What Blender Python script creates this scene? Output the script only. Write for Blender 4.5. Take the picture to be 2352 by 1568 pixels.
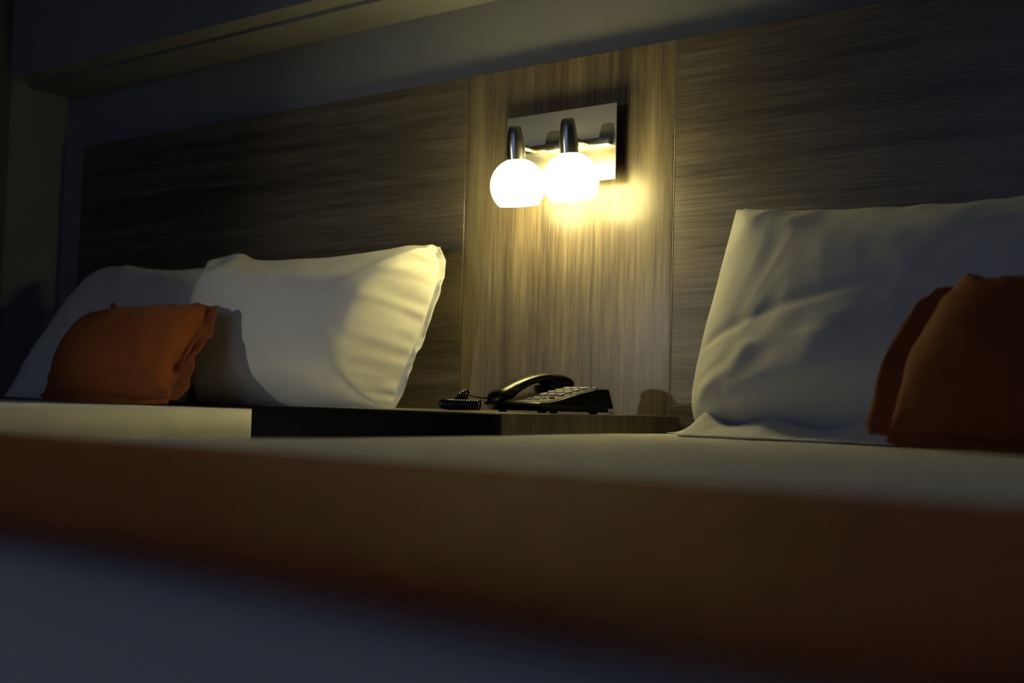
import bpy, bmesh, math, random
from mathutils import Vector, Matrix, noise

# ------------------------------------------------------------------ clear
for o in list(bpy.data.objects):
    bpy.data.objects.remove(o)
scene = bpy.context.scene
col = scene.collection
R = math.radians
PI = math.pi

# ------------------------------------------------------------------ camera
# wall with the headboard is the plane y = 0, x runs right along it, z is up
cam_d = bpy.data.cameras.new('camera')
cam = bpy.data.objects.new('camera', cam_d)
col.objects.link(cam)
scene.camera = cam
cam_d.sensor_width = 36.0
cam_d.lens = 40.0
cam_d.clip_start = 0.01
cam_d.dof.use_dof = True
cam_d.dof.focus_distance = 2.0
cam_d.dof.aperture_fstop = 3.1
TH, PT, RO = R(35.55), R(3.2), R(1.6)
fw = Vector((-math.sin(TH) * math.cos(PT), math.cos(TH) * math.cos(PT), math.sin(PT)))
r0 = Vector((math.cos(TH), math.sin(TH), 0))
u0 = r0.cross(fw)
rt = r0 * math.cos(RO) + u0 * math.sin(RO)
up = -r0 * math.sin(RO) + u0 * math.cos(RO)
CAM = Vector((0, -1.92, 0.60))
cam.matrix_world = Matrix(((rt.x, up.x, -fw.x, CAM.x), (rt.y, up.y, -fw.y, CAM.y),
                           (rt.z, up.z, -fw.z, CAM.z), (0, 0, 0, 1)))

# ------------------------------------------------------------------ world, exposure, room light
w = bpy.data.worlds.new('world')
scene.world = w
w.use_nodes = True
w.node_tree.nodes['Background'].inputs[0].default_value = (0.25, 0.38, 0.7, 1)
w.node_tree.nodes['Background'].inputs[1].default_value = 0.02
vs = scene.view_settings
vs.view_transform = 'Standard'
vs.look = 'None'
vs.exposure = 0.0
vs.gamma = 1.0
vs.use_curve_mapping = False


def lamp(name, typ, loc, energy, color, target=None, parent=None, **kw):
    d = bpy.data.lights.new(name, typ)
    d.energy = energy
    d.color = color
    for k, v in kw.items():
        setattr(d, k, v)
    o = bpy.data.objects.new(name, d)
    col.objects.link(o)
    o.location = loc
    if target is not None:
        o.rotation_euler = (Vector(target) - Vector(loc)).to_track_quat('-Z', 'Y').to_euler()
    if parent:
        o.parent = parent
    return o


# dusk daylight entering by the window of the wall opposite
lamp('window_daylight', 'AREA', (-0.9, -3.92, 1.65), 4.4, (0.41, 0.56, 1.0), (-0.9, 0, 1.3),
     shape='RECTANGLE', size=1.7, size_y=1.2)
# lamp of the entrance corner behind the camera
lamp('entrance_lamp', 'SPOT', (-2.50, -3.10, 0.96), 37.0, (1.0, 0.97, 0.80), (-1.50, 0, 0.90),
     spot_size=R(31), spot_blend=1.0, shadow_soft_size=0.03)

# ------------------------------------------------------------------ helpers


def tag(o, label=None, cat=None, group=None, kind=None):
    if label:
        o['label'] = label
    if cat:
        o['category'] = cat
    if group:
        o['group'] = group
    if kind:
        o['kind'] = kind
    return o


def empty(name, loc=(0, 0, 0), rz=0.0):
    o = bpy.data.objects.new(name, None)
    col.objects.link(o)
    o.location = loc
    o.rotation_euler = (0, 0, rz)
    o.empty_display_size = 0.05
    return o


def link(name, me, mat, parent=None, smooth=True):
    o = bpy.data.objects.new(name, me)
    col.objects.link(o)
    if mat:
        me.materials.append(mat)
    if smooth:
        for p in me.polygons:
            p.use_smooth = True
    if parent:
        o.parent = parent
    return o


def mesh(name, verts, faces, mat, parent=None, smooth=True):
    me = bpy.data.meshes.new(name)
    me.from_pydata([tuple(v) for v in verts], [], faces)
    me.update()
    return link(name, me, mat, parent, smooth)


def bm_obj(name, bm, mat, parent=None, smooth=False, angle=None):
    me = bpy.data.meshes.new(name)
    bmesh.ops.recalc_face_normals(bm, faces=bm.faces)
    bm.to_mesh(me)
    bm.free()
    o = link(name, me, mat, parent, smooth)
    if angle is not None:
        me.set_sharp_from_angle(angle=angle)
    return o


def add_box(bm, x0, x1, y0, y1, z0, z1, bev=0.0, seg=2):
    vs_ = [bm.verts.new((x, y, z)) for x in (x0, x1) for y in (y0, y1) for z in (z0, z1)]
    fs = [(0, 1, 3, 2), (4, 6, 7, 5), (0, 4, 5, 1), (2, 3, 7, 6), (0, 2, 6, 4), (1, 5, 7, 3)]
    faces = [bm.faces.new([vs_[i] for i in f]) for f in fs]
    if bev > 0:
        edges = list({e for f in faces for e in f.edges})
        bmesh.ops.bevel(bm, geom=edges, offset=bev, segments=seg, profile=0.5, affect='EDGES')


def box(name, x0, x1, y0, y1, z0, z1, mat, parent=None, bev=0.0, seg=2):
    bm = bmesh.new()
    add_box(bm, x0, x1, y0, y1, z0, z1, bev, seg)
    return bm_obj(name, bm, mat, parent, smooth=bev > 0, angle=R(35) if bev > 0 else None)


def lathe(name, prof, mat, parent=None, loc=(0, 0, 0), seg=48, rot=None):
    """prof: (radius, z) list; revolved about z"""
    V, F = [], []
    n = len(prof)
    for i in range(seg):
        a = 2 * PI * i / seg
        for r, z in prof:
            V.append((r * math.cos(a), r * math.sin(a), z))
    for i in range(seg):
        j = (i + 1) % seg
        for k in range(n - 1):
            F.append((i * n + k, j * n + k, j * n + k + 1, i * n + k + 1))
    o = mesh(name, V, F, mat, parent)
    bm = bmesh.new()
    bm.from_mesh(o.data)
    bmesh.ops.remove_doubles(bm, verts=bm.verts, dist=1e-6)
    bmesh.ops.recalc_face_normals(bm, faces=bm.faces)
    bm.to_mesh(o.data)
    bm.free()
    o.data.set_sharp_from_angle(angle=R(50))
    o.location = loc
    if rot:
        o.rotation_euler = rot
    return o


def tube_geo(pts, rad, seg=10, caps=True):
    """sweep a circle along the polyline pts; rad number or list"""
    pts = [Vector(p) for p in pts]
    n = len(pts)
    V, F = [], []
    t0 = (pts[1] - pts[0]).normalized()
    nrm = t0.orthogonal().normalized()
    for i, p in enumerate(pts):
        t = (pts[min(i + 1, n - 1)] - pts[max(i - 1, 0)]).normalized()
        nrm = (nrm - t * nrm.dot(t))
        nrm = nrm.normalized() if nrm.length > 1e-9 else t.orthogonal().normalized()
        b = t.cross(nrm)
        r = rad[i] if isinstance(rad, (list, tuple)) else rad
        for k in range(seg):
            a = 2 * PI * k / seg
            V.append(p + nrm * (math.cos(a) * r) + b * (math.sin(a) * r))
    for i in range(n - 1):
        for k in range(seg):
            k2 = (k + 1) % seg
            F.append((i * seg + k, i * seg + k2, (i + 1) * seg + k2, (i + 1) * seg + k))
    if caps:
        F.append(tuple(range(seg))[::-1])
        F.append(tuple((n - 1) * seg + k for k in range(seg)))
    return V, F


def tube(name, pts, rad, mat, parent=None, seg=10):
    V, F = tube_geo(pts, rad, seg)
    return mesh(name, V, F, mat, parent)


def spline(pts, u):
    """Catmull-Rom through pts, u in 0..1"""
    n = len(pts) - 1
    if n == 1:
        return pts[0].lerp(pts[1], u)
    x = min(max(u, 0.0), 1.0) * n
    i = min(int(x), n - 1)
    f = x - i
    p1, p2 = pts[i], pts[i + 1]
    p0 = pts[i - 1] if i > 0 else p1 * 2 - p2
    p3 = pts[i + 2] if i + 2 <= n else p2 * 2 - p1
    return 0.5 * ((2 * p1) + (p2 - p0) * f + (2 * p0 - 5 * p1 + 4 * p2 - p3) * f * f
                  + (3 * p1 - p0 - 3 * p2 + p3) * f ** 3)


def fbm(v, oct_=4):
    return noise.fractal(v, 1.0, 2.0, oct_)


def smooth01(a, b, x):
    t = min(max((x - a) / (b - a), 0.0), 1.0)
    return t * t * (3 - 2 * t)


# ------------------------------------------------------------------ materials


def mat_new(name):
    m = bpy.data.materials.new(name)
    m.use_nodes = True
    nt = m.node_tree
    return m, nt, nt.nodes['Principled BSDF']


def nd(nt, typ, **kw):
    n = nt.nodes.new(typ)
    for k, v in kw.items():
        setattr(n, k, v)
    return n


def plain(name, color, rough=0.5, metal=0.0, bump=0.0, bscale=200.0, var=0.0, vscale=5.0, coat=0.0, sheen=0.0,
          spec=0.5):
    m, nt, p = mat_new(name)
    p.inputs['Base Color'].default_value = (*color, 1)
    p.inputs['Roughness'].default_value = rough
    p.inputs['Metallic'].default_value = metal
    p.inputs['Coat Weight'].default_value = coat
    p.inputs['Specular IOR Level'].default_value = spec
    if sheen:
        p.inputs['Sheen Weight'].default_value = sheen
        p.inputs['Sheen Roughness'].default_value = 0.4
    tc = nd(nt, 'ShaderNodeTexCoord')
    if var:
        n = nd(nt, 'ShaderNodeTexNoise')
        n.inputs['Scale'].default_value = vscale
        n.inputs['Detail'].default_value = 4
        nt.links.new(tc.outputs['Object'], n.inputs['Vector'])
        mx = nd(nt, 'ShaderNodeMix', data_type='RGBA')
        mx.inputs['A'].default_value = (*[c * (1 - var) for c in color], 1)
        mx.inputs['B'].default_value = (*[min(1, c * (1 + var)) for c in color], 1)
        nt.links.new(n.outputs['Fac'], mx.inputs['Factor'])
        nt.links.new(mx.outputs['Result'], p.inputs['Base Color'])
    if bump:
        n = nd(nt, 'ShaderNodeTexNoise')
        n.inputs['Scale'].default_value = bscale
        n.inputs['Detail'].default_value = 3
        nt.links.new(tc.outputs['Object'], n.inputs['Vector'])
        b = nd(nt, 'ShaderNodeBump')
        b.inputs['Strength'].default_value = bump
        b.inputs['Distance'].default_value = 0.002
        nt.links.new(n.outputs['Fac'], b.inputs['Height'])
        nt.links.new(b.outputs['Normal'], p.inputs['Normal'])
    return m


def wood(name, axis, dark, mid, light, offset=0.0, rough=0.36):
    """laminate with long streaks along axis ('x' or 'z')"""
    m, nt, p = mat_new(name)
    L = nt.links.new
    tc = nd(nt, 'ShaderNodeTexCoord')

    def layer(sl, sa, detail, rgh, dist=0.0, off=0.0):
        mp = nd(nt, 'ShaderNodeMapping')
        mp.inputs['Location'].default_value = (offset + off, offset * 0.7 + off, offset * 1.3)
        # scale along the grain sl, across it sa
        mp.inputs['Scale'].default_value = (sl, sa, sa) if axis == 'x' else (sa, sa, sl)
        L(tc.outputs['Object'], mp.inputs['Vector'])
        n = nd(nt, 'ShaderNodeTexNoise')
        n.inputs['Scale'].default_value = 1.0
        n.inputs['Detail'].default_value = detail
        n.inputs['Roughness'].default_value = rgh
        n.inputs['Distortion'].default_value = dist
        L(mp.outputs['Vector'], n.inputs['Vector'])
        return n.outputs['Fac']
    a = layer(0.6, 9.0, 4, 0.6, 0.25)
    b = layer(1.6, 48.0, 5, 0.65, 0.15, 3.1)
    c = layer(7.0, 260.0, 4, 0.7, 0.0, 7.7)

    def madd(x, k, y):
        n = nd(nt, 'ShaderNodeMath', operation='MULTIPLY_ADD')
        L(x, n.inputs[0])
        n.inputs[1].default_value = k
        if isinstance(y, float):
            n.inputs[2].default_value = y
        else:
            L(y, n.inputs[2])
        return n.outputs[0]
    h = madd(c, 0.80, madd(b, 0.60, madd(a, 0.70, -0.55)))
    cr = nd(nt, 'ShaderNodeValToRGB')
    e = cr.color_ramp.elements
    e[0].position = 0.30
    e[0].color = (*dark, 1)
    e[1].position = 0.72
    e[1].color = (*light, 1)
    k = e.new(0.5)
    k.color = (*mid, 1)
    L(h, cr.inputs['Fac'])
    L(cr.outputs['Color'], p.inputs['Base Color'])
    p.inputs['Roughness'].default_value = rough
    bp = nd(nt, 'ShaderNodeBump')
    bp.inputs['Strength'].default_value = 0.15
    bp.inputs['Distance'].default_value = 0.0006
    L(c, bp.inputs['Height'])
    L(bp.outputs['Normal'], p.inputs['Normal'])
    return m


WD, WM, WL = (0.042, 0.034, 0.026), (0.102, 0.084, 0.064), (0.180, 0.150, 0.116)
M_wood_h = wood('walnut_laminate_horizontal', 'x', WD, WM, WL)
M_wood_h2 = wood('walnut_laminate_horizontal_b', 'x', WD, WM, WL, offset=11.3)
M_wood_v = wood('walnut_laminate_vertical', 'z', (0.052, 0.040, 0.027), (0.118, 0.093, 0.062), (0.195, 0.158, 0.110), offset=4.2, rough=0.30)
M_wood_v2 = wood('walnut_laminate_carcass', 'z', WD, WM, WL, offset=21.0, rough=0.42)
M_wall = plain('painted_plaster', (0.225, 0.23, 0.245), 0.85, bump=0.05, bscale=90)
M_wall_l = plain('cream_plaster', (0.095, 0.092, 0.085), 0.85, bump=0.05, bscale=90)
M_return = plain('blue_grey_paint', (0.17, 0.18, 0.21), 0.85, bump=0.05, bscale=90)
M_ceil = plain('ceiling_paint', (0.6, 0.6, 0.6), 0.9)
M_floor = plain('dark_carpet', (0.06, 0.05, 0.045), 0.95, bump=0.4, bscale=300)
M_black = plain('black_lacquer', (0.0035, 0.0035, 0.0035), 0.6, spec=0.12)
M_phone = plain('black_phone_plastic', (0.006, 0.006, 0.006), 0.30, bump=0.02, bscale=900, spec=0.35)
M_face = plain('charcoal_faceplate', (0.032, 0.030, 0.025), 0.40, bump=0.03, bscale=900)
M_key = plain('pale_grey_key', (0.62, 0.60, 0.55), 0.4)
M_keyred = plain('red_key', (0.32, 0.05, 0.03), 0.4)
M_ink = plain('dark_ink', (0.04, 0.04, 0.04), 0.6)
M_steel = plain('brushed_steel', (0.42, 0.41, 0.36), 0.37, metal=1.0)
M_steel_d = plain('satin_nickel', (0.42, 0.42, 0.41), 0.24, metal=1.0)


def brushed(m, sc):
    nt = m.node_tree
    p = nt.nodes['Principled BSDF']
    tc = nd(nt, 'ShaderNodeTexCoord')
    mp = nd(nt, 'ShaderNodeMapping')
    mp.inputs['Scale'].default_value = sc
    n = nd(nt, 'ShaderNodeTexNoise')
    n.inputs['Scale'].default_value = 1.0
    n.inputs['Detail'].default_value = 3
    b = nd(nt, 'ShaderNodeBump')
    b.inputs['Strength'].default_value = 0.08
    b.inputs['Distance'].default_value = 0.001
    nt.links.new(tc.outputs['Object'], mp.inputs['Vector'])
    nt.links.new(mp.outputs['Vector'], n.inputs['Vector'])
    nt.links.new(n.outputs['Fac'], b.inputs['Height'])
    nt.links.new(b.outputs['Normal'], p.inputs['Normal'])


brushed(M_steel, (20, 20, 900))
brushed(M_steel_d, (300, 300, 10))


def fabric(name, color, thread=900.0, strength=0.12, var=0.04, sheen=0.15, rough=0.85, crump=0.0, cscale=14.0):
    m, nt, p = mat_new(name)
    L = nt.links.new
    tc = nd(nt, 'ShaderNodeTexCoord')
    n = nd(nt, 'ShaderNodeTexNoise')
    n.inputs['Scale'].default_value = 9.0
    n.inputs['Detail'].default_value = 4
    L(tc.outputs['Object'], n.inputs['Vector'])
    mx = nd(nt, 'ShaderNodeMix', data_type='RGBA')
    mx.inputs['A'].default_value = (*[c * (1 - var) for c in color], 1)
    mx.inputs['B'].default_value = (*[min(1, c * (1 + var)) for c in color], 1)
    L(n.outputs['Fac'], mx.inputs['Factor'])
    L(mx.outputs['Result'], p.inputs['Base Color'])
    p.inputs['Roughness'].default_value = rough
    p.inputs['Specular IOR Level'].default_value = 0.25
    p.inputs['Sheen Weight'].default_value = sheen
    p.inputs['Sheen Roughness'].default_value = 0.5
    t = nd(nt, 'ShaderNodeTexNoise')
    t.inputs['Scale'].default_value = thread
    t.inputs['Detail'].default_value = 2
    L(tc.outputs['Object'], t.inputs['Vector'])
    b = nd(nt, 'ShaderNodeBump')
    b.inputs['Strength'].default_value = strength
    b.inputs['Distance'].default_value = 0.0015
    L(t.outputs['Fac'], b.inputs['Height'])
    last = b
    if crump:
        c = nd(nt, 'ShaderNodeTexNoise')
        c.inputs['Scale'].default_value = cscale
        c.inputs['Detail'].default_value = 3
        c.inputs['Roughness'].default_value = 0.45
        c.inputs['Distortion'].default_value = 0.6
        L(tc.outputs['Object'], c.inputs['Vector'])
        b2 = nd(nt, 'ShaderNodeBump')
        b2.inputs['Strength'].default_value = crump
        b2.inputs['Distance'].default_value = 0.02
        L(c.outputs['Fac'], b2.inputs['Height'])
        L(b.outputs['Normal'], b2.inputs['Normal'])
        last = b2
    L(last.outputs['Normal'], p.inputs['Normal'])
    return m


M_white = fabric('white_cotton', (0.72, 0.72, 0.71), crump=0.10, cscale=11.0)
M_sheet = fabric('white_bed_sheet', (0.72, 0.72, 0.71), crump=0.06, cscale=6.0)
M_rust = fabric('burnt_orange_weave', (0.27, 0.072, 0.018), thread=700, strength=0.25, var=0.1, sheen=0.05, crump=0.12)
M_runner = fabric('rust_brown_runner_cloth', (0.36, 0.085, 0.015), thread=700, strength=0.2, var=0.08, sheen=0.03)


def glow(name, color, strength):
    m, nt, p = mat_new(name)
    p.inputs['Base Color'].default_value = (0.9, 0.88, 0.8, 1)
    p.inputs['Roughness'].default_value = 0.3
    p.inputs['Emission Color'].default_value = (*color, 1)
    p.inputs['Emission Strength'].default_value = strength
    return m


LAMPC = (1.0, 0.85, 0.27)
M_globe = glow('lit_opal_glass', (1.0, 0.86, 0.32), 21.0)
_nt = M_globe.node_tree
_tr = nd(_nt, 'ShaderNodeBsdfTransparent')
_mx = nd(_nt, 'ShaderNodeMixShader')
_mx.inputs[0].default_value = 0.5
_nt.links.new(_tr.outputs[0], _mx.inputs[1])
_nt.links.new(_nt.nodes['Principled BSDF'].outputs[0], _mx.inputs[2])
_nt.links.new(_mx.outputs[0], _nt.nodes['Material Output'].inputs['Surface'])
M_bulb = glow('lit_bulb', (1.0, 0.85, 0.5), 30.0)

# ------------------------------------------------------------------ the room
XL, XR, YF, ZC = -3.03, 2.2, -3.95, 2.45


def struct(o):
    o['kind'] = 'structure'
    return o


struct(box('floor', XL - 0.3, XR + 0.1, YF - 0.1, 0.12, -0.08, 0.0, M_floor))
struct(box('ceiling', XL - 0.3, XR + 0.1, YF - 0.1, 0.12, ZC, ZC + 0.08, M_ceil))
struct(box('wall_back', XL - 0.3, XR + 0.1, 0.018, 0.12, 0, ZC, M_wall))
struct(box('wall_right', XR, XR + 0.1, YF, 0.018, 0, ZC, M_wall))
# left wall: painted return beside the headboard, then the cream side wall set a little proud of it
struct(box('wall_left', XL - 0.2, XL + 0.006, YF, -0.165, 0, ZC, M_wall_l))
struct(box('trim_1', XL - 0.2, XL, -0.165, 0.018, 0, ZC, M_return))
# opposite wall with the window opening
wf = empty('wall_front', (0, YF, 0))
struct(wf)
for (a, b, c, d) in ((XL - 0.3, -1.8, 0, ZC), (0.0, XR + 0.1, 0, ZC), (-1.8, 0.0, 0, 1.0), (-1.8, 0.0, 2.3, ZC)):
    box('wall_section', a, b, -0.1, 0.0, c, d, M_wall, wf)
wn = empty('window_1', (-0.9, YF, 1.0))
struct(wn)
bm = bmesh.new()
for (a, b, c, d) in ((-0.9, -0.85, 0, 1.3), (0.85, 0.9, 0, 1.3), (-0.9, 0.9, 0, 0.05), (-0.9, 0.9, 1.25, 1.3)):
    add_box(bm, a, b, -0.1, 0.01, c, d)
bm_obj('window_frame', bm, M_ceil, wn)
# beam over the headboard: front board, and the slightly lower strip behind it
bm_ = empty('trim_2', (0, 0, 0))
struct(bm_)
box('beam_board', XL, XR, -0.170, -0.112, 1.484, ZC, M_wall, bm_)
box('beam_soffit', XL, XR, -0.112, 0.018, 1.474, ZC, M_wall, bm_)

# ------------------------------------------------------------------ headboard
hb = empty('headboard', (0, 0.0175, 0))
tag(hb, 'long dark wood-grain headboard panelling along the wall behind both beds', 'headboard')
ZT = 1.309


def panel(name, x0, x1, mat, y=-0.018):
    return box(name, x0, x1, y, 0.0, 0.03, ZT, mat, hb, bev=0.0012, seg=1)


tag(panel('panel', -2.913, -1.5075, M_wood_h), 'panel with horizontal wood grain')
tag(panel('panel', -1.5055, -1.0045, M_wood_v, -0.0185), 'panel with vertical wood grain behind the lamp')
tag(panel('panel', -1.0025, 1.25, M_wood_h2), 'panel with horizontal wood grain')
M_edge = plain('pale_edge_band', (0.24, 0.20, 0.145), 0.5, var=0.6, vscale=9)
box('edge_strip', -1.0045, -1.0026, -0.0183, -0.006, 0.03, ZT, M_edge, hb)
box('edge_strip', -1.5074, -1.5056, -0.0165, -0.006, 0.03, ZT, M_wood_v2, hb)

# ------------------------------------------------------------------ nightstand
NX0, NX1, NY, NZ = -1.500, -0.982, -0.585, 0.588
ns = empty('nightstand', ((NX0 + NX1) / 2, NY / 2, 0))
tag(ns, 'low walnut bedside unit with black drawer front between the two beds', 'nightstand')
hw, hd = (NX1 - NX0) / 2, -NY / 2
box('side_panel', hw - 0.018, hw, -hd + 0.0175, hd - 0.003, 0.05, NZ - 0.0002, M_wood_v2, ns, 0.0008, 1)
box('side_panel', -hw, -hw + 0.018, -hd + 0.0175, hd - 0.003, 0.05, NZ - 0.0002, M_wood_v2, ns, 0.0008, 1)
box('top_panel', -hw + 0.0182, hw - 0.0182, -hd + 0.0175, hd - 0.003, NZ - 0.018, NZ, M_wood_h2, ns, 0.0008, 1)
box('back_panel', -hw + 0.0182, hw - 0.0182, hd - 0.015, hd - 0.003, 0.05, NZ - 0.0185, M_wood_v2, ns)
box('bottom_panel', -hw + 0.0182, hw - 0.0182, -hd + 0.0175, hd - 0.016, 0.05, 0.068, M_wood_v2, ns)
box('drawer_front', -hw, hw, -hd, -hd + 0.017, 0.33, NZ - 0.001, M_black, ns, 0.002, 2)
box('drawer_front', -hw, hw, -hd, -hd + 0.017, 0.06, 0.327, M_black, ns, 0.002, 2)
box('plinth', -hw + 0.02, hw - 0.02, -hd + 0.05, hd - 0.02, 0.0, 0.0498, M_black, ns)

# ------------------------------------------------------------------ soft rounded boxes (mattresses)


def rbox_geo(x0, x1, y0, y1, z0, z1, r, nx, ny, nz, warp=None):
    """rounded box as one shell, finely divided"""
    V, F, idx = [], [], {}

    def vert(p):
        k = (round(p[0], 5), round(p[1], 5), round(p[2], 5))
        if k not in idx:
            idx[k] = len(V)
            q = Vector((min(max(p[0], x0 + r), x1 - r), min(max(p[1], y0 + r), y1 - r),
                        min(max(p[2], z0 + r), z1 - r)))
            d = Vector(p) - q
            # the corner cube maps to the sphere of radius r
            if d.length > 1e-9:
                m = max(abs(d.x), abs(d.y), abs(d.z))
                d = d.normalized() * m
            v = q + d
            V.append(warp(v) if warp else v)
        return idx[k]

    def lin(a, b, n):
        k = 5
        out = [a + r * i / k for i in range(k)]
        out += [a + r + (b - a - 2 * r) * i / n for i in range(n + 1)]
        out += [b - r + r * (i + 1) / k for i in range(k)]
        return out
    X, Y, Z = lin(x0, x1, nx), lin(y0, y1, ny), lin(z0, z1, nz)

    def sheet(A, B, f, flip):
        for i in range(len(A) - 1):
            for j in range(len(B) - 1):
                q = [vert(f(A[i], B[j])), vert(f(A[i + 1], B[j])), vert(f(A[i + 1], B[j + 1])), vert(f(A[i], B[j + 1]))]
                F.append(tuple(q[::-1] if flip else q))
    sheet(X, Y, lambda a, b: (a, b, z1), False)
    sheet(X, Y, lambda a, b: (a, b, z0), True)
    sheet(X, Z, lambda a, b: (a, y0, b), False)
    sheet(X, Z, lambda a, b: (a, y1, b), True)
    sheet(Y, Z, lambda a, b: (x0, a, b), True)
    sheet(Y, Z, lambda a, b: (x1, a, b), False)
    return V, F


def make_bed(x0, x1, y0, y1, ztop, label, warp, r=0.045, nx=60, ny=90):
    b = empty('bed', ((x0 + x1) / 2, (y0 + y1) / 2, 0))
    tag(b, label, 'bed', 'single beds along the headboard')
    ox, oy = b.location.x, b.location.y
    V, F = rbox_geo(x0, x1, y0, y1, ztop - 0.24, ztop, r, nx, ny, 12, warp)
    mesh('mattress', [v - Vector((ox, oy, 0)) for v in V], F, M_sheet, b)
    V, F = rbox_geo(x0 + 0.015, x1 - 0.015, y0 + 0.015, y1 - 0.005, 0.10, ztop - 0.236, 0.02, 8, 8, 4)
    mesh('base', [v - Vector((ox, oy, 0)) for v in V], F, M_runner, b)
    for lx in (x0 + 0.1, x1 - 0.1):
        for ly in (y0 + 0.1, y1 - 0.1):
            lathe('leg', [(0.0, 0.0), (0.022, 0.0), (0.030, 0.1005), (0.0, 0.1005)], M_black, b, (lx - ox, ly - oy, 0), 16)
    return b


def foot_drop(y):
    # the mattress rounds off towards its foot
    d = min(max(-1.765 - y, 0.0), 0.155)
    return 0.17 - math.sqrt(0.17 ** 2 - d * d)


def warp_near(v):
    v = v.copy()
    v.z -= foot_drop(v.y) * smooth01(0.33, 0.50, v.z)
    if v.z > 0.5:
        k = smooth01(0.5, 0.56, v.z)
        v.z += k * (0.0016 * noise.noise(Vector((v.x * 3.1, v.y * 3.1, 1.7))) +
                    0.0007 * noise.noise(Vector((v.x * 11, v.y * 9, 4.7))))
    return v


def warp_far(v):
    v = v.copy()
    side = smooth01(-1.62, -1.56, v.x)
    v.z += (1 - side) * 0.0015 * noise.noise(Vector((v.x * 3, v.y * 3, 9)))
    # gathered wrinkles of the sheet down the side next to the bedside unit
    g = side * math.exp(-((v.y + 0.70) / 0.07) ** 2) * smooth01(0.40, 0.56, v.z)
    v.x += g * 0.0030 * noise.noise(Vector(((v.y + v.z * 0.6) * 75, v.z * 6, 3.0))) + side * 0.004 * noise.noise(
        Vector((v.y * 5, v.z * 9, 2)))
    return v


make_bed(-0.918, 0.46, -1.915, -0.02, 0.560,
         'near single bed with white sheet, rust runner across its foot', warp_near)
make_bed(-2.86, -1.556, -2.03, -0.02, 0.5775,
         'far single bed with white sheet, left of the bedside unit', warp_far, r=0.04, nx=40, ny=200)

# ------------------------------------------------------------------ runner across the near bed


def make_runner():
    pr = []    # path across the bed (x, z) on the mattress surface, hanging down both sides
    for i in range(9):
        pr.append((-0.9185, 0.34 + 0.16 * i / 8, (-1, 0)))
    r = 0.045
    for i in range(1, 9):
        a = PI - (PI / 2) * i / 8
        pr.append((-0.873 + r * math.cos(a), 0.515 + r * math.sin(a), (math.cos(a), math.sin(a))))
    for i in range(1, 41):
        pr.append((-0.873 + (0.415 + 0.873) * i / 40, 0.560, (0, 1)))
    for i in range(1, 9):
        a = PI / 2 - (PI / 2) * i / 8
        pr.append((0.415 + r * math.cos(a), 0.515 + r * math.sin(a), (math.cos(a), math.sin(a))))
    for i in range(9):
        pr.append((0.4605, 0.50 - 0.16 * i / 8, (1, 0)))
    prof = []  # cross-section: (fraction of the width, height)
    n = 26
    for i in range(n + 1):
        f = i / n
        prof.append(f)
    V, F = [], []
    W0, TK = 0.0018, 0.0075
    for (x, z, nn) in pr:
        far = -1.440 - 0.030 * smooth01(-0.9, 0.1, x) + 0.004 * noise.noise(Vector((x * 4, 0.3, 0)))
        near = -1.760 - 0.015 * smooth01(-0.28, -0.07, x) + 0.004 * noise.noise(Vector((x * 4, 5.3, 0)))
        for side in (0, 1):
            for f in prof:
                e = min(f, 1 - f) * abs(far - near)
                rr = 0.006
                k = math.sqrt(max(0.0, 1 - (1 - min(e / rr, 1)) ** 2))
                if side == 0:
                    h = W0 + 0.5 * TK + 0.5 * TK * k + 0.0012 * noise.noise(Vector((x * 5, f * 3, 3)))
                else:
                    h = W0 + 0.5 * TK - 0.5 * TK * k
                fe = f
                yy = near + (far - near) * fe
                V.append((x + nn[0] * h, yy, z + nn[1] * h - foot_drop(yy)))
    m = len(prof)
    for i in range(len(pr) - 1):
        for s in (0, 1):
            for j in range(m - 1):
                a = i * 2 * m + s * m + j
                b = (i + 1) * 2 * m + s * m + j
                q = (a, a + 1, b + 1, b)
                F.append(q if s else q[::-1])
        for j in (0, m - 1):
            a = i * 2 * m + j
            b = (i + 1) * 2 * m + j
            F.append((a, b, b + m, a + m))
    for i in (0, len(pr) - 1):
        for j in range(m - 1):
            a = i * 2 * m + j
            F.append((a, a + 1, a + m + 1, a + m))
    bm = bmesh.new()
    me = bpy.data.meshes.new('bed_runner')
    me.from_pydata(V, [], F)
    bm.from_mesh(me)
    bmesh.ops.recalc_face_normals(bm, faces=bm.faces)
    bm.to_mesh(me)
    bm.free()
    o = link('bed_runner', me, M_runner)
    tag(o, 'rust brown cloth runner lying across the foot of the near bed', 'bed runner')


make_runner()

# ------------------------------------------------------------------ pillows


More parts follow.
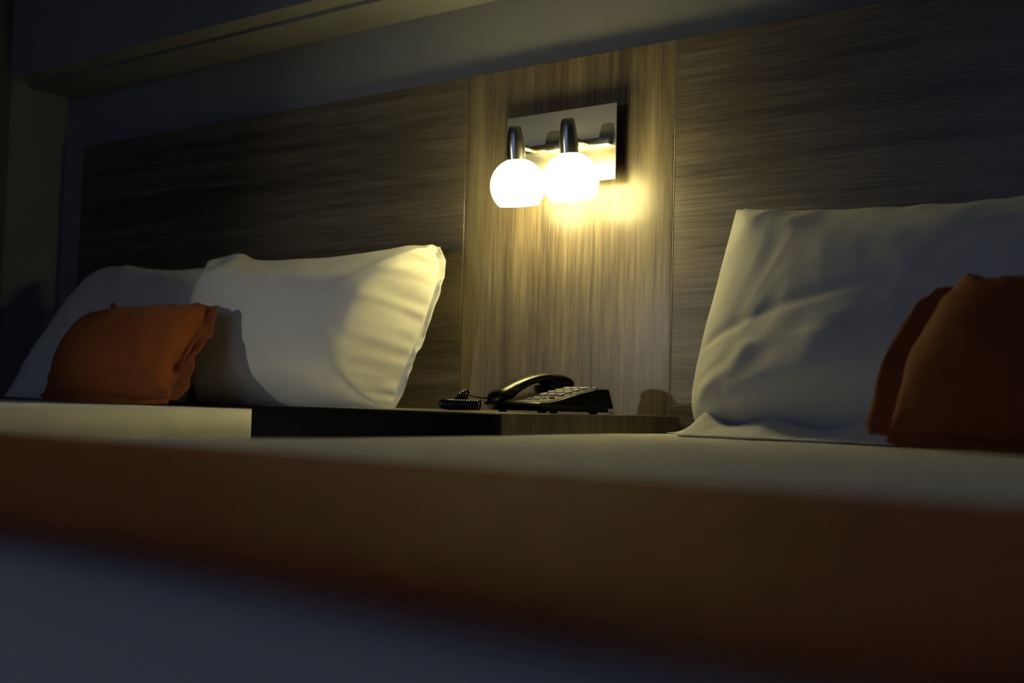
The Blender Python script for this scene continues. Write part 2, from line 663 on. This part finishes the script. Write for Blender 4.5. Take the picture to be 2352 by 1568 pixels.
def make_pillow(name, label, cat, group, mat, bot, top, left, right, hf, hb_, ps=(2.4, 0.62), pt=(2.4, 0.62), ns_=110, nt_=84,
                seed=0.0, zmin=None, lump=0.006, pucker=None, creases=(), fine=0.0015, flange=None, extra=None, shape=None):
    """bot/top: points left->right, left/right: points bottom->top; the seam runs along them.
    hf / hb_: depth of the cushion in front of / behind the seam plane"""
    B, T, Lf, Rg = [[Vector(p) for p in q] for q in (bot, top, left, right)]
    c00, c10, c01, c11 = B[0], B[-1], T[0], T[-1]

    def mid(s, t):
        return (spline(B, s) * (1 - t) + spline(T, s) * t + spline(Lf, t) * (1 - s) + spline(Rg, t) * s
                - (c00 * (1 - s) * (1 - t) + c10 * s * (1 - t) + c01 * (1 - s) * t + c11 * s * t))

    def nrm(s, t):
        e = 0.02
        du = mid(min(s + e, 1), t) - mid(max(s - e, 0), t)
        dv = mid(s, min(t + e, 1)) - mid(s, max(t - e, 0))
        return du.cross(dv).normalized()
    n0 = nrm(0.5, 0.5)
    W = (c10 - c00).length
    H = (c01 - c00).length

    def prof(s, t):
        if shape:
            return shape(s * W, (1 - s) * W, t * H, (1 - t) * H)
        xs, xt = abs(2 * s - 1), abs(2 * t - 1)
        return (max(0, 1 - xs ** ps[0]) ** ps[1]) * (max(0, 1 - xt ** pt[0]) ** pt[1])

    def disp(s, t, face):
        p = Vector((s * W, t * H, face * 3.0 + seed))
        edge = prof(s, t)
        d = lump * fbm(p * 5.0, 3) * min(1, edge * 2.5)
        # drapery folds: ridged, warped noise
        q = Vector((p.x * 9 + 1.2 * noise.noise(p * 6), p.y * 9 + 1.2 * noise.noise(p * 6 + Vector((4, 4, 4))), p.z))
        d += fine * (1 - abs(noise.noise(q)) * 2.2) * min(1, edge * 3)
        if pucker and face > 0:
            for (which, amp, freq, reach) in pucker:
                if which == 'r':
                    dist, al = (1 - s) * W, t * H
                elif which == 'l':
                    dist, al = s * W, t * H
                elif which == 't':
                    dist, al = (1 - t) * H, s * W
                else:
                    dist, al = t * H, s * W
                k = math.exp(-dist / reach) * smooth01(0, 0.004, dist)
                d += amp * k * (noise.noise(Vector((al * freq, dist * 9, seed + 7))) +
                                0.6 * noise.noise(Vector((al * freq * 2.3, dist * 14, seed + 17))))
        if face > 0:
            for (s0, t0, s1, t1, wid, dep) in creases:
                a = Vector((s0 * W, t0 * H))
                b = Vector((s1 * W, t1 * H))
                pp = Vector((s * W, t * H))
                pp += Vector((noise.noise(Vector((pp.x * 12, pp.y * 12, 3.3))), noise.noise(Vector((pp.x * 12, pp.y * 12, 8.3))))) * 0.006
                ab = b - a
                u = min(max((pp - a).dot(ab) / ab.length_squared, 0), 1)
                dd = (pp - a - ab * u).length
                d += dep * math.exp(-(dd / wid) ** 2) * math.sin(PI * min(max(u, 0.04), 0.96)) ** 0.5 * min(1, edge * 3)
        return d

    org = mid(0.5, 0.0)
    root = empty(name, org)
    tag(root, label, cat, group)
    V, F = [], []
    ids = {}

    def us(i, n):     # denser towards the seams
        x = i / n
        return 0.5 - 0.5 * math.cos(PI * x) * (0.72 + 0.28 * abs(math.cos(PI * x))) if 0 < i < n else (0.0 if i == 0 else 1.0)
    S = [us(i, ns_) for i in range(ns_ + 1)]
    Tt = [us(i, nt_) for i in range(nt_ + 1)]
    for face in (1, -1):
        for i, s in enumerate(S):
            for j, t in enumerate(Tt):
                rim = i in (0, ns_) or j in (0, nt_)
                if rim and face < 0:
                    ids[(face, i, j)] = ids[(1, i, j)]
                    continue
                m = mid(s, t)
                if not rim:
                    n = (nrm(s, t) + n0).normalized()
                    h = (hf if face > 0 else hb_) * prof(s, t) + disp(s, t, face)
                    if extra:
                        h += extra(s, t) if face > 0 else 0
                    m = m + n * (h * face)
                if zmin is not None and m.z < zmin:
                    m.z = zmin
                m.y = min(m.y, -0.004)
                ids[(face, i, j)] = len(V)
                V.append(m - org)
        for i in range(ns_):
            for j in range(nt_):
                q = (ids[(face, i, j)], ids[(face, i + 1, j)], ids[(face, i + 1, j + 1)], ids[(face, i, j + 1)])
                F.append(q if face > 0 else q[::-1])
    mesh('cover', V, F, mat, root)
    # stitched flange standing out beyond the seam
    if flange:
        sides, wid, wave, freq = flange
        for sd in sides:
            fw_ = wid if not isinstance(wid, dict) else wid[sd]
            V, F = [], []
            n, m = 120, 6
            for i in range(n + 1):
                u = i / n
                if sd == 'r':
                    s, t, od = 1, u, (mid(1, u) - mid(0.97, u)).normalized()
                elif sd == 'l':
                    s, t, od = 0, u, (mid(0, u) - mid(0.03, u)).normalized()
                elif sd == 't':
                    s, t, od = u, 1, (mid(u, 1) - mid(u, 0.96)).normalized()
                else:
                    s, t, od = u, 0, (mid(u, 0) - mid(u, 0.04)).normalized()
                al = u * (H if sd in 'lr' else W)
                p = mid(s, t)
                nn = nrm(s, t)
                taper = 0.75 + 0.25 * smooth01(0, 0.05, min(u, 1 - u))
                for k in range(m + 1):
                    f = k / m
                    wv = wave * f ** 0.8 * (noise.noise(Vector((al * freq, f * 0.7, seed + ord(sd)))) * 1.5 +
                                            0.5 * noise.noise(Vector((al * freq * 2.4, f, seed + 2 + ord(sd)))))
                    ww = fw_ * taper * (1 + 0.18 * noise.noise(Vector((al * freq * 0.8, 3, seed))))
                    q = p + od * (f * ww - 0.003) + nn * wv
                    if zmin is not None and q.z < zmin + 0.0015:
                        q.y -= 0.7 * (zmin + 0.0015 - q.z)
                        q.z = zmin + 0.0015
                    V.append(q - org)
            for i in range(n):
                for k in range(m):
                    a = i * (m + 1) + k
                    F.append((a, a + 1, a + m + 2, a + m + 1))
            o = mesh('flange', V, F, mat, root)
            so = o.modifiers.new('thickness', 'SOLIDIFY')
            so.thickness = 0.0022
            so.offset = 0.0
    return root, mid


# --- far bed, right-hand pillow (the lit one)
def shapeA(dl, dr, db, dt):
    # flat front, a long facet falling to the right-hand edge, a softer one to the top
    fs = [0.78 + 0.32 * dl / max(dl + dr, 1e-6), 1.05 * (max(dr, 0) / 0.105) ** 0.85, 1.05 * (max(dt, 0) / 0.17) ** 0.72,
          1.1 * (max(dl, 0) / 0.15) ** 0.6, 1.1 * (max(db, 0) / 0.06) ** 0.5]
    p = 16.0
    if min(fs) <= 0:
        return 0.0
    return sum(f ** -p for f in fs) ** (-1 / p)


pA, midA = make_pillow(
    'pillow', 'plump white pillow on the far bed, its edge glowing yellow beside the bedside unit', 'pillow',
    'white pillows against the headboard', M_white,
    bot=[(-2.120, -0.180, 0.584), (-1.80, -0.17, 0.582), (-1.560, -0.155, 0.582)],
    top=[(-2.178, -0.105, 0.930), (-2.10, -0.100, 0.942), (-2.03, -0.092, 0.923), (-1.78, -0.085, 0.920), (-1.60, -0.072, 0.934), (-1.527, -0.066, 0.930)],
    left=[(-2.120, -0.180, 0.584), (-2.190, -0.165, 0.72), (-2.195, -0.145, 0.825), (-2.160, -0.125, 0.870), (-2.178, -0.105, 0.930)],
    right=[(-1.560, -0.155, 0.582), (-1.533, -0.138, 0.684), (-1.510, -0.11, 0.784), (-1.504, -0.085, 0.87), (-1.527, -0.066, 0.930)],
    hf=0.118, hb_=0.05, shape=shapeA, seed=3.0, zmin=0.580, lump=0.002,
    pucker=[('r', 0.017, 26, 0.045), ('t', 0.007, 10, 0.05), ('b', 0.008, 14, 0.03)],
    creases=[(0.995, 0.97, 0.73, 0.55, 0.016, 0.008), (0.73, 0.55, 0.76, 0.02, 0.022, 0.006),
             (0.02, 0.98, 0.12, 0.62, 0.03, 0.010), (0.12, 0.98, 0.16, 0.70, 0.022, -0.008),
             (0.99, 0.80, 0.86, 0.74, 0.012, -0.008), (0.99, 0.70, 0.84, 0.66, 0.012, 0.007),
             (0.73, 0.54, 0.45, 0.57, 0.006, -0.002), (0.80, 0.3, 0.62, 0.45, 0.008, -0.002)],
    flange=('r', 0.016, 0.006, 30))

# --- far bed, left-hand pillow behind the orange cushion
pB, midB = make_pillow(
    'pillow', 'dim white pillow slumped at the far left, behind the orange cushion', 'pillow',
    'white pillows against the headboard', M_white,
    bot=[(-2.775, -0.285, 0.586), (-2.45, -0.25, 0.582), (-2.20, -0.17, 0.584)],
    top=[(-2.765, -0.065, 0.912), (-2.70, -0.055, 0.936), (-2.60, -0.055, 0.938), (-2.42, -0.055, 0.920), (-2.20, -0.030, 0.930)],
    left=[(-2.775, -0.285, 0.586), (-2.775, -0.19, 0.73), (-2.765, -0.065, 0.912)],
    right=[(-2.20, -0.17, 0.584), (-2.20, -0.10, 0.75), (-2.20, -0.030, 0.930)],
    hf=0.080, hb_=0.035, seed=11.0, zmin=0.580, lump=0.010, ps=(2.2, 0.8),
    pucker=[('l', 0.005, 14, 0.04), ('t', 0.006, 10, 0.05)],
    creases=[(0.15, 0.85, 0.72, 0.84, 0.03, -0.012), (0.30, 0.78, 0.85, 0.68, 0.03, -0.010),
             (0.5, 0.95, 0.85, 0.82, 0.03, 0.010), (0.1, 0.4, 0.2, 0.1, 0.02, 0.006)])

# --- near bed pillow, right
def shapeR(dl, dr, db, dt):
    fs = [1.0, 1.02 * (max(dl, 0) / 0.27) ** 0.62, 1.05 * (max(dt, 0) / 0.16) ** 0.7,
          1.1 * (max(dr, 0) / 0.16) ** 0.6, 1.1 * (max(db, 0) / 0.09) ** 0.5]
    p = 6.0
    if min(fs) <= 0:
        return 0.0
    pinch = min(1.0, (dl * dl + dt * dt) / 0.10 ** 2) ** 0.3 * min(1.0, (dl * dl + db * db) / 0.10 ** 2) ** 0.2
    return pinch * sum(f ** -p for f in fs) ** (-1 / p)


pR, midR = make_pillow(
    'pillow', 'large white pillow with loose threads on the near bed at right', 'pillow',
    'white pillows against the headboard', M_white,
    bot=[(-0.806, -0.285, 0.572), (-0.50, -0.33, 0.566), (-0.11, -0.30, 0.570)],
    top=[(-0.833, -0.090, 0.952), (-0.70, -0.090, 0.938), (-0.52, -0.085, 0.930), (-0.32, -0.085, 0.932), (-0.12, -0.085, 0.94)],
    left=[(-0.806, -0.285, 0.572), (-0.824, -0.265, 0.612), (-0.832, -0.230, 0.68), (-0.828, -0.165, 0.82), (-0.833, -0.090, 0.952)],
    right=[(-0.11, -0.30, 0.570), (-0.08, -0.19, 0.76), (-0.12, -0.085, 0.94)],
    hf=0.130, hb_=0.055, shape=shapeR, fine=0.003, seed=23.0, zmin=0.5625, lump=0.008, ps=(2.5, 0.60), pt=(2.6, 0.58),
    pucker=[('t', 0.007, 16, 0.03), ('l', 0.004, 12, 0.03), ('b', 0.008, 12, 0.05)],
    creases=[(0.0, 0.50, 0.22, 0.52, 0.010, -0.006), (0.22, 0.52, 0.5, 0.56, 0.012, -0.004),
             (0.18, 0.52, 0.27, 0.80, 0.006, 0.002), (0.22, 0.42, 0.17, 0.18, 0.022, 0.006),
             (0.02, 0.97, 0.12, 0.86, 0.02, 0.008), (0.06, 0.12, 0.16, 0.30, 0.03, 0.008),
             (0.4, 0.4, 0.38, 0.08, 0.03, 0.006), (0.16, 0.97, 0.34, 0.92, 0.02, -0.006)])
# slack of the pillowcase pushed out along its foot
V, F = [], []
nx, ny = 120, 14
oR = pR.location
for i in range(nx + 1):
    u = i / nx
    x = -0.846 + 0.44 * u
    yb = -0.225 - 0.135 * smooth01(0.0, 0.22, u) - 0.02 * u
    rise = 0.014 + 0.026 * math.exp(-((u - 0.13) / 0.06) ** 2) + 0.012 * math.exp(-((u - 0.03) / 0.04) ** 2) + 0.014 * math.exp(-((u - 0.42) / 0.08) ** 2) \
        + 0.020 * math.exp(-((u - 0.80) / 0.10) ** 2) + 0.004 * noise.noise(Vector((u * 14, 2, 0)))
    rise *= smooth01(0.0, 0.05, u) * 0.9 + 0.1
    for j in range(ny + 1):
        f = j / ny
        y = yb - 0.075 * (1 - f) - 0.012 * noise.noise(Vector((u * 9, 1.5, 0)))
        z = 0.5634 + rise * math.sin(PI * 0.5 * min(1, f * 1.25)) ** 1.6 * (1.0 if f < 0.8 else 1 - 0.4 * (f - 0.8) / 0.2) \
            + 0.003 * f * noise.noise(Vector((u * 30, f * 3, 6)))
        V.append(Vector((x + 0.02 * f * (1 - u), y + 0.06 * f, z)) - oR)
for i in range(nx):
    for j in range(ny):
        a = i * (ny + 1) + j
        F.append((a, a + ny + 1, a + ny + 2, a + 1))
o = mesh('slack_fold', V, F, M_white, pR)
so = o.modifiers.new('thickness', 'SOLIDIFY')
so.thickness = 0.0016
so.offset = 0.0
random.seed(4)
for (s, ln) in ((0.20, 0.016), (0.25, 0.013), (0.42, 0.014), (0.155, 0.008)):
    p0 = midR(s, 1.0) - oR
    pts = []
    a = random.uniform(-0.5, 0.8)
    p = p0 + Vector((0, 0, -0.002))
    for k in range(9):
        pts.append(p.copy())
        p = p + Vector((math.cos(a + 1.2) * ln / 6, -0.0006, math.sin(a + 1.2) * ln / 6))
        a += 0.38
    tube('loose_thread', pts, 0.00045, M_white, pR, 6)

# ------------------------------------------------------------------ cushions
make_pillow(
    'cushion', 'burnt orange cushion with ruffled flange on the far bed', 'cushion', 'orange cushions', M_rust,
    bot=[(-2.345, -0.440, 0.596), (-2.130, -0.455, 0.592), (-1.913, -0.435, 0.592)],
    top=[(-2.380, -0.325, 0.756), (-2.302, -0.313, 0.793), (-2.255, -0.311, 0.785), (-2.160, -0.307, 0.788), (-2.050, -0.303, 0.800), (-1.965, -0.298, 0.794)],
    left=[(-2.345, -0.440, 0.596), (-2.365, -0.390, 0.684), (-2.380, -0.325, 0.756)],
    right=[(-1.913, -0.435, 0.592), (-1.930, -0.370, 0.694), (-1.965, -0.298, 0.791)],
    hf=0.065, hb_=0.035, seed=41.0, zmin=0.580, lump=0.010, fine=0.0035, ps=(2.6, 0.62), pt=(2.4, 0.62), ns_=90, nt_=64,
    pucker=[('r', 0.012, 26, 0.03), ('b', 0.016, 22, 0.035), ('t', 0.010, 16, 0.04), ('l', 0.008, 18, 0.03)],
    creases=[(0.985, 0.97, 0.965, 0.06, 0.010, -0.020), (0.98, 0.08, 0.78, 0.2, 0.02, 0.009), (0.9, 0.12, 0.6, 0.22, 0.014, -0.008),
             (0.2, 0.98, 0.28, 0.8, 0.03, -0.008), (0.45, 0.05, 0.5, 0.3, 0.02, 0.006)],
    flange=('rltb', {'r': 0.032, 'l': 0.014, 't': 0.014, 'b': 0.020}, 0.013, 22))

make_pillow(
    'cushion', 'dark orange-brown cushion at the right edge, leaning on the large pillow', 'cushion', 'orange cushions',
    M_rust,
    bot=[(-0.425, -0.545, 0.576), (-0.25, -0.57, 0.573), (-0.02, -0.56, 0.575)],
    top=[(-0.365, -0.430, 0.765), (-0.32, -0.430, 0.756), (-0.20, -0.43, 0.762), (-0.03, -0.43, 0.77)],
    left=[(-0.425, -0.545, 0.576), (-0.415, -0.50, 0.66), (-0.392, -0.455, 0.73), (-0.365, -0.430, 0.765)],
    right=[(-0.02, -0.56, 0.575), (0.0, -0.5, 0.68), (-0.03, -0.43, 0.785)],
    hf=0.062, hb_=0.04, seed=57.0, zmin=0.5625, lump=0.008, fine=0.003, ps=(2.6, 0.62), pt=(2.4, 0.62), ns_=90, nt_=64,
    pucker=[('l', 0.012, 18, 0.03), ('t', 0.014, 18, 0.035), ('b', 0.012, 16, 0.03)],
    creases=[(0.03, 0.95, 0.2, 0.82, 0.02, 0.008)],
    flange=('lrtb', {'r': 0.018, 'l': 0.036, 't': 0.016, 'b': 0.016}, 0.007, 14))

# ------------------------------------------------------------------ wall sconce
sc = empty('wall_sconce', (-1.2465, 0.0, 1.119))
tag(sc, 'brushed steel wall lamp with two lit opal globes above the bedside unit', 'wall lamp')
PX, PZ = 0.1315, 0.0755
bm = bmesh.new()
add_box(bm, -PX, PX, -0.030, -0.027, -PZ, PZ, 0.0006, 1)
bm_obj('backplate', bm, M_steel, sc)
box('mounting_box', -PX + 0.03, PX - 0.03, -0.0268, -0.0002, -0.05, 0.05, M_steel_d, sc)
box('rail', -0.122, 0.122, -0.044, -0.0302, -0.008, 0.007, M_steel_d, sc, 0.0015, 2)
GY = -0.112
lights = []
for gx in (-0.0505, 0.0735):
    tube('arm', [(gx, -0.0435, -0.003), (gx, GY + 0.014, -0.006)], 0.0055, M_steel_d, sc, 16)
    # holder, globe and bulb share one axis that leans a little towards the wall
    piv = Vector((gx, GY, 0.0))
    TILT = R(8)
    rotm = Matrix.Rotation(TILT, 3, 'X')

    def at(z):
        return piv + rotm @ Vector((0, 0, z))
    lathe('lamp_holder', [(0.0, 0.031), (0.0100, 0.031), (0.0122, 0.0290), (0.0152, 0.016), (0.0176, 0.0),
                          (0.0185, -0.012), (0.0184, -0.036), (0.0, -0.036)], M_steel_d, sc, at(0), 40, (TILT, 0, 0))
    # opal globe cut open at the bottom
    rg = 0.0545
    prof = []
    a0, a1 = math.asin(0.019 / rg), PI - math.asin(0.0385 / rg)
    for i in range(33):
        a = a0 + (a1 - a0) * i / 32
        prof.append((rg * math.sin(a), rg * math.cos(a)))
    for i in range(33):
        a = a1 + (a0 - a1) * i / 32
        prof.append(((rg - 0.003) * math.sin(a), (rg - 0.003) * math.cos(a)))
    prof.append(prof[0])
    lathe('globe_shade', prof, M_globe, sc, at(-0.0865), 64, (TILT, 0, 0))
    lathe('bulb', [(0.0, 0.030), (0.012, 0.030), (0.013, 0.012), (0.019, -0.004), (0.021, -0.012), (0.019, -0.022),
                   (0.012, -0.029), (0.0, -0.032)], M_bulb, sc, at(-0.0865), 24, (TILT, 0, 0))
    lamp('sconce_bulb_light', 'POINT', at(-0.0865 - 0.018), 3.6, LAMPC, parent=sc, shadow_soft_size=0.012)

# ------------------------------------------------------------------ telephone
PH = empty('telephone', (-1.1, -0.27, NZ), R(-12))
tag(PH, 'black desk telephone with pale keys and coiled cord on the bedside unit', 'telephone')
PW, PL = 0.138, 0.172      # local: x across (right +), y along (front -)
HX, HY = PW / 2, PL / 2


def deck(y):               # height of the top face along the length
    u = (y + HY) / PL
    pts = [(0.0, 0.0175), (0.12, 0.0185), (0.30, 0.0235), (0.55, 0.0345), (0.80, 0.0430), (1.0, 0.0445)]
    for (a, b), (c, d) in zip(pts, pts[1:]):
        if u <= c:
            f = (u - a) / (c - a)
            return b + (d - b) * f
    return pts[-1][1]


# body: side outline in y-z, swept across x, with the overhanging front lip and the sloped back
outl = [(-HY + 0.014, 0.0035), (-HY + 0.006, 0.0100), (-HY, 0.0125), (-HY, 0.0165)]
for i in range(0, 25):
    y = -HY + 0.002 + (PL - 0.010) * i / 24
    outl.append((y, deck(y)))
outl += [(HY - 0.003, 0.0435), (HY + 0.009, 0.0130), (HY + 0.008, 0.0105), (HY - 0.004, 0.0100), (HY - 0.004, 0.0035)]
bm = bmesh.new()
va = [bm.verts.new((-HX, y, z)) for y, z in outl]
vb = [bm.verts.new((HX, y, z)) for y, z in outl]
n = len(outl)
bm.faces.new(va)
bm.faces.new(vb[::-1])
for i in range(n):
    j = (i + 1) % n
    bm.faces.new((va[i], vb[i], vb[j], va[j]))
bmesh.ops.recalc_face_normals(bm, faces=bm.faces)
ed = [e for e in bm.edges if abs(e.verts[0].co.x - e.verts[1].co.x) < 1e-6]
bmesh.ops.bevel(bm, geom=ed, offset=0.0022, segments=2, profile=0.5, affect='EDGES')
bm_obj('phone_body', bm, M_phone, PH, smooth=True, angle=R(40))
# keypad faceplate on the right two thirds
V, F = [], []
fx0, fx1 = -0.020, HX - 0.006
for i in range(25):
    y = -HY + 0.006 + (PL - 0.022) * i / 24
    z = deck(y)
    V += [(fx0, y, z - 0.001), (fx0, y, z + 0.0009), (fx1, y, z + 0.0009), (fx1, y, z - 0.001)]
for i in range(24):
    a = i * 4
    for k in range(3):
        F.append((a + k, a + k + 1, a + k + 5, a + k + 4))
F += [(0, 1, 2, 3), (99, 98, 97, 96)]
o = mesh('faceplate', V, F, M_face, PH, smooth=False)


def slope_at(y):
    return math.atan2(deck(y + 0.004) - deck(y - 0.004), 0.008)


def key_mesh(wx, wy, hz):
    bm = bmesh.new()
    n = 20
    rings = [(1.0, -0.0015), (1.0, hz * 0.6), (0.86, hz), (0.0, hz * 1.05)]
    prev = None
    for rr, z in rings:
        if rr == 0:
            c = bm.verts.new((0, 0, z))
            for i in range(n):
                bm.faces.new((prev[i], prev[(i + 1) % n], c))
            break
        ring = []
        for i in range(n):
            a = 2 * PI * i / n
            ca, sa = math.cos(a), math.sin(a)
            ex = 0.62
            ring.append(bm.verts.new((math.copysign(abs(ca) ** ex, ca) * wx * rr, math.copysign(abs(sa) ** ex, sa) * wy * rr, z)))
        if prev:
            for i in range(n):
                bm.faces.new((prev[i], prev[(i + 1) % n], ring[(i + 1) % n], ring[i]))
        prev = ring
    me = bpy.data.meshes.new('key')
    bmesh.ops.recalc_face_normals(bm, faces=bm.faces)
    bm.to_mesh(me)
    bm.free()
    for p in me.polygons:
        p.use_smooth = True
    return me


KM = key_mesh(0.0072, 0.0050, 0.0042)
KM.materials.append(M_key)
KS = key_mesh(0.0042, 0.0032, 0.0030)
KS.materials.append(M_key)
KR = key_mesh(0.0050, 0.0034, 0.0032)
KR.materials.append(M_keyred)
KL = key_mesh(0.0130, 0.0040, 0.0030)
KL.materials.append(M_key)


def put_key(me, x, y, char=None):
    o = bpy.data.objects.new('key', me)
    col.objects.link(o)
    o.parent = PH
    o.location = (x, y, deck(y) + 0.0008)
    o.rotation_euler = (slope_at(y), 0, 0)
    if char:
        cu = bpy.data.curves.new('digit', 'FONT')
        cu.body = char
        cu.size = 0.0062
        cu.align_x = 'CENTER'
        cu.align_y = 'CENTER'
        cu.extrude = 0.0001
        d = bpy.data.objects.new('tmp', cu)
        col.objects.link(d)
        bpy.context.view_layer.update()
        me2 = bpy.data.meshes.new_from_object(d)
        bpy.data.objects.remove(d)
        me2.materials.clear()
        me2.materials.append(M_ink)
        t = bpy.data.objects.new('digit', me2)
        col.objects.link(t)
        t.parent = o
        t.location = (0, 0, 0.0042 * 1.05)
    return o


kx = [0.004, 0.0245, 0.045]
ky = [0.043, 0.0245, 0.006, -0.0125]
chars = ['1', '2', '3', '4', '5', '6', '7', '8', '9', '*', '0', '#']
for r_ in range(4):
    for c_ in range(3):
        put_key(KM, kx[c_], ky[r_], chars[r_ * 3 + c_])
for x, y, me in ((0.004, -0.033, KS), (0.0245, -0.033, KS), (0.045, -0.033, KR), (0.004, -0.048, KS),
                 (0.0245, -0.048, KS), (-0.002, 0.062, KS), (0.028, 0.064, KL), (0.052, 0.064, KS)):
    put_key(me, x, y)
for x in (-HX + 0.02, HX - 0.02):
    for y in (-HY + 0.026, HY - 0.022):
        lathe('rubber_foot', [(0, 0), (0.007, 0), (0.0078, 0.0042), (0, 0.0042)], M_phone, PH, (x, y, 0), 20)
# handset: a bowed bar with two heads, lying along the left side
HXc = -0.043
V, F = [], []
st = []
ns2 = 56
for i in range(ns2 + 1):
    u = i / ns2
    y = -0.090 + 0.182 * u
    # top line rises from the mouth end to the ear end
    zt = 0.030 + 0.0415 * math.sin(PI * (0.06 + 0.80 * u) * 0.78) ** 1.15
    if u > 0.86:
        zt -= 0.006 * ((u - 0.86) / 0.14) ** 2
    thick = 0.0165 + 0.0065 * (1 - smooth01(0.15, 0.48, u))
    lo = zt - thick
    if u < 0.28:
        lo = min(lo, 0.0225 - 0.0020 + 0.030 * smooth01(0.16, 0.34, u) * 0.7)
    if u > 0.62:
        lo = min(lo, lo - (lo - 0.0455) * smooth01(0.66, 0.71, u))
    hwid = 0.0225 - 0.0030 * math.sin(PI * u)
    e = 1.0
    if u < 0.07:
        e = math.sqrt(max(0.02, 1 - (1 - u / 0.07) ** 2))
    if u > 0.965:
        e = math.sqrt(max(0.02, 1 - ((u - 0.965) / 0.035) ** 2))
    zc, zh = (zt + lo) / 2, (zt - lo) / 2
    if u < 0.07:
        zc = lo + zh * (0.75 + 0.25 * e)
    st.append((y, zc, zh * (0.35 + 0.65 * e), hwid * (0.5 + 0.5 * e)))
m = 24
for (y, zc, zh, hw_) in st:
    for k in range(m):
        a = 2 * PI * k / m
        ca, sa = math.cos(a), math.sin(a)
        x = HXc + math.copysign(abs(ca) ** 0.7, ca) * hw_
        z = zc + math.copysign(abs(sa) ** 0.75, sa) * zh
        V.append((x, y, z))
for i in range(ns2):
    for k in range(m):
        k2 = (k + 1) % m
        F.append((i * m + k, i * m + k2, (i + 1) * m + k2, (i + 1) * m + k))
F.append(tuple(range(m))[::-1])
F.append(tuple(ns2 * m + k for k in range(m)))
hs = mesh('handset', V, F, M_phone, PH)
hs.data.set_sharp_from_angle(angle=R(60))
# cradle blocks under the handset heads
box('cradle', HXc - 0.024, HXc + 0.024, 0.030, HY - 0.008, 0.035, 0.0495, M_phone, PH, 0.003, 2)


def coil(path, rad, pitch, wire, turns_res=14):
    pts = [Vector(p) for p in path]
    N = 400
    dens = [spline(pts, i / N) for i in range(N + 1)]
    L = [0]
    for a, b in zip(dens, dens[1:]):
        L.append(L[-1] + (b - a).length)
    total = L[-1]
    n = int(total / pitch * turns_res)
    out = []
    k = 0
    nr = Vector((0, 0, 1))
    for i in range(n + 1):
        d = total * i / n
        while k < N - 1 and L[k + 1] < d:
            k += 1
        f = (d - L[k]) / max(1e-9, L[k + 1] - L[k])
        p = dens[k].lerp(dens[k + 1], f)
        t = (dens[min(k + 2, N)] - dens[max(k - 1, 0)]).normalized()
        nr = (nr - t * nr.dot(t)).normalized()
        b = t.cross(nr)
        a = 2 * PI * d / pitch
        out.append(p + nr * (math.cos(a) * rad) + b * (math.sin(a) * rad))
    return out


# the cord: two bunched coils on the table left of the phone, then straight to the handset (local coordinates)
inv = Matrix.Rotation(R(12), 3, 'Z')


def loc(px, py, pz):
    return inv @ (Vector((px, py, pz)) - Vector((-1.1, -0.27, NZ)))


CORD = []
M_cord = plain('black_cord_vinyl', (0.008, 0.008, 0.008), 0.25)
rA, wA = 0.0080, 0.0019
zA = NZ + rA + wA + 0.0003
c1 = coil([loc(-1.194, -0.34, zA), loc(-1.225, -0.352, zA), loc(-1.256, -0.352, zA), loc(-1.279, -0.335, zA + 0.0015)], rA, 0.0046, wA)
c2 = coil([loc(-1.283, -0.312, zA + 0.004), loc(-1.270, -0.300, zA + 0.013), loc(-1.254, -0.297, zA + 0.0205)], rA, 0.0046, wA)
end_local = Vector((HXc, -0.088, 0.024))
lead = [c2[-1]]
pA_, pB_ = c2[-1], end_local
for i in range(1, 25):
    u = i / 24
    p = pA_.lerp(pB_, u)
    p.z = pA_.z * (1 - u) + pB_.z * u - 0.003 * math.sin(PI * u)
    lead.append(p)
tube('coiled_cord', c1 + c2 + lead[1:], wA, M_cord, PH, 6)
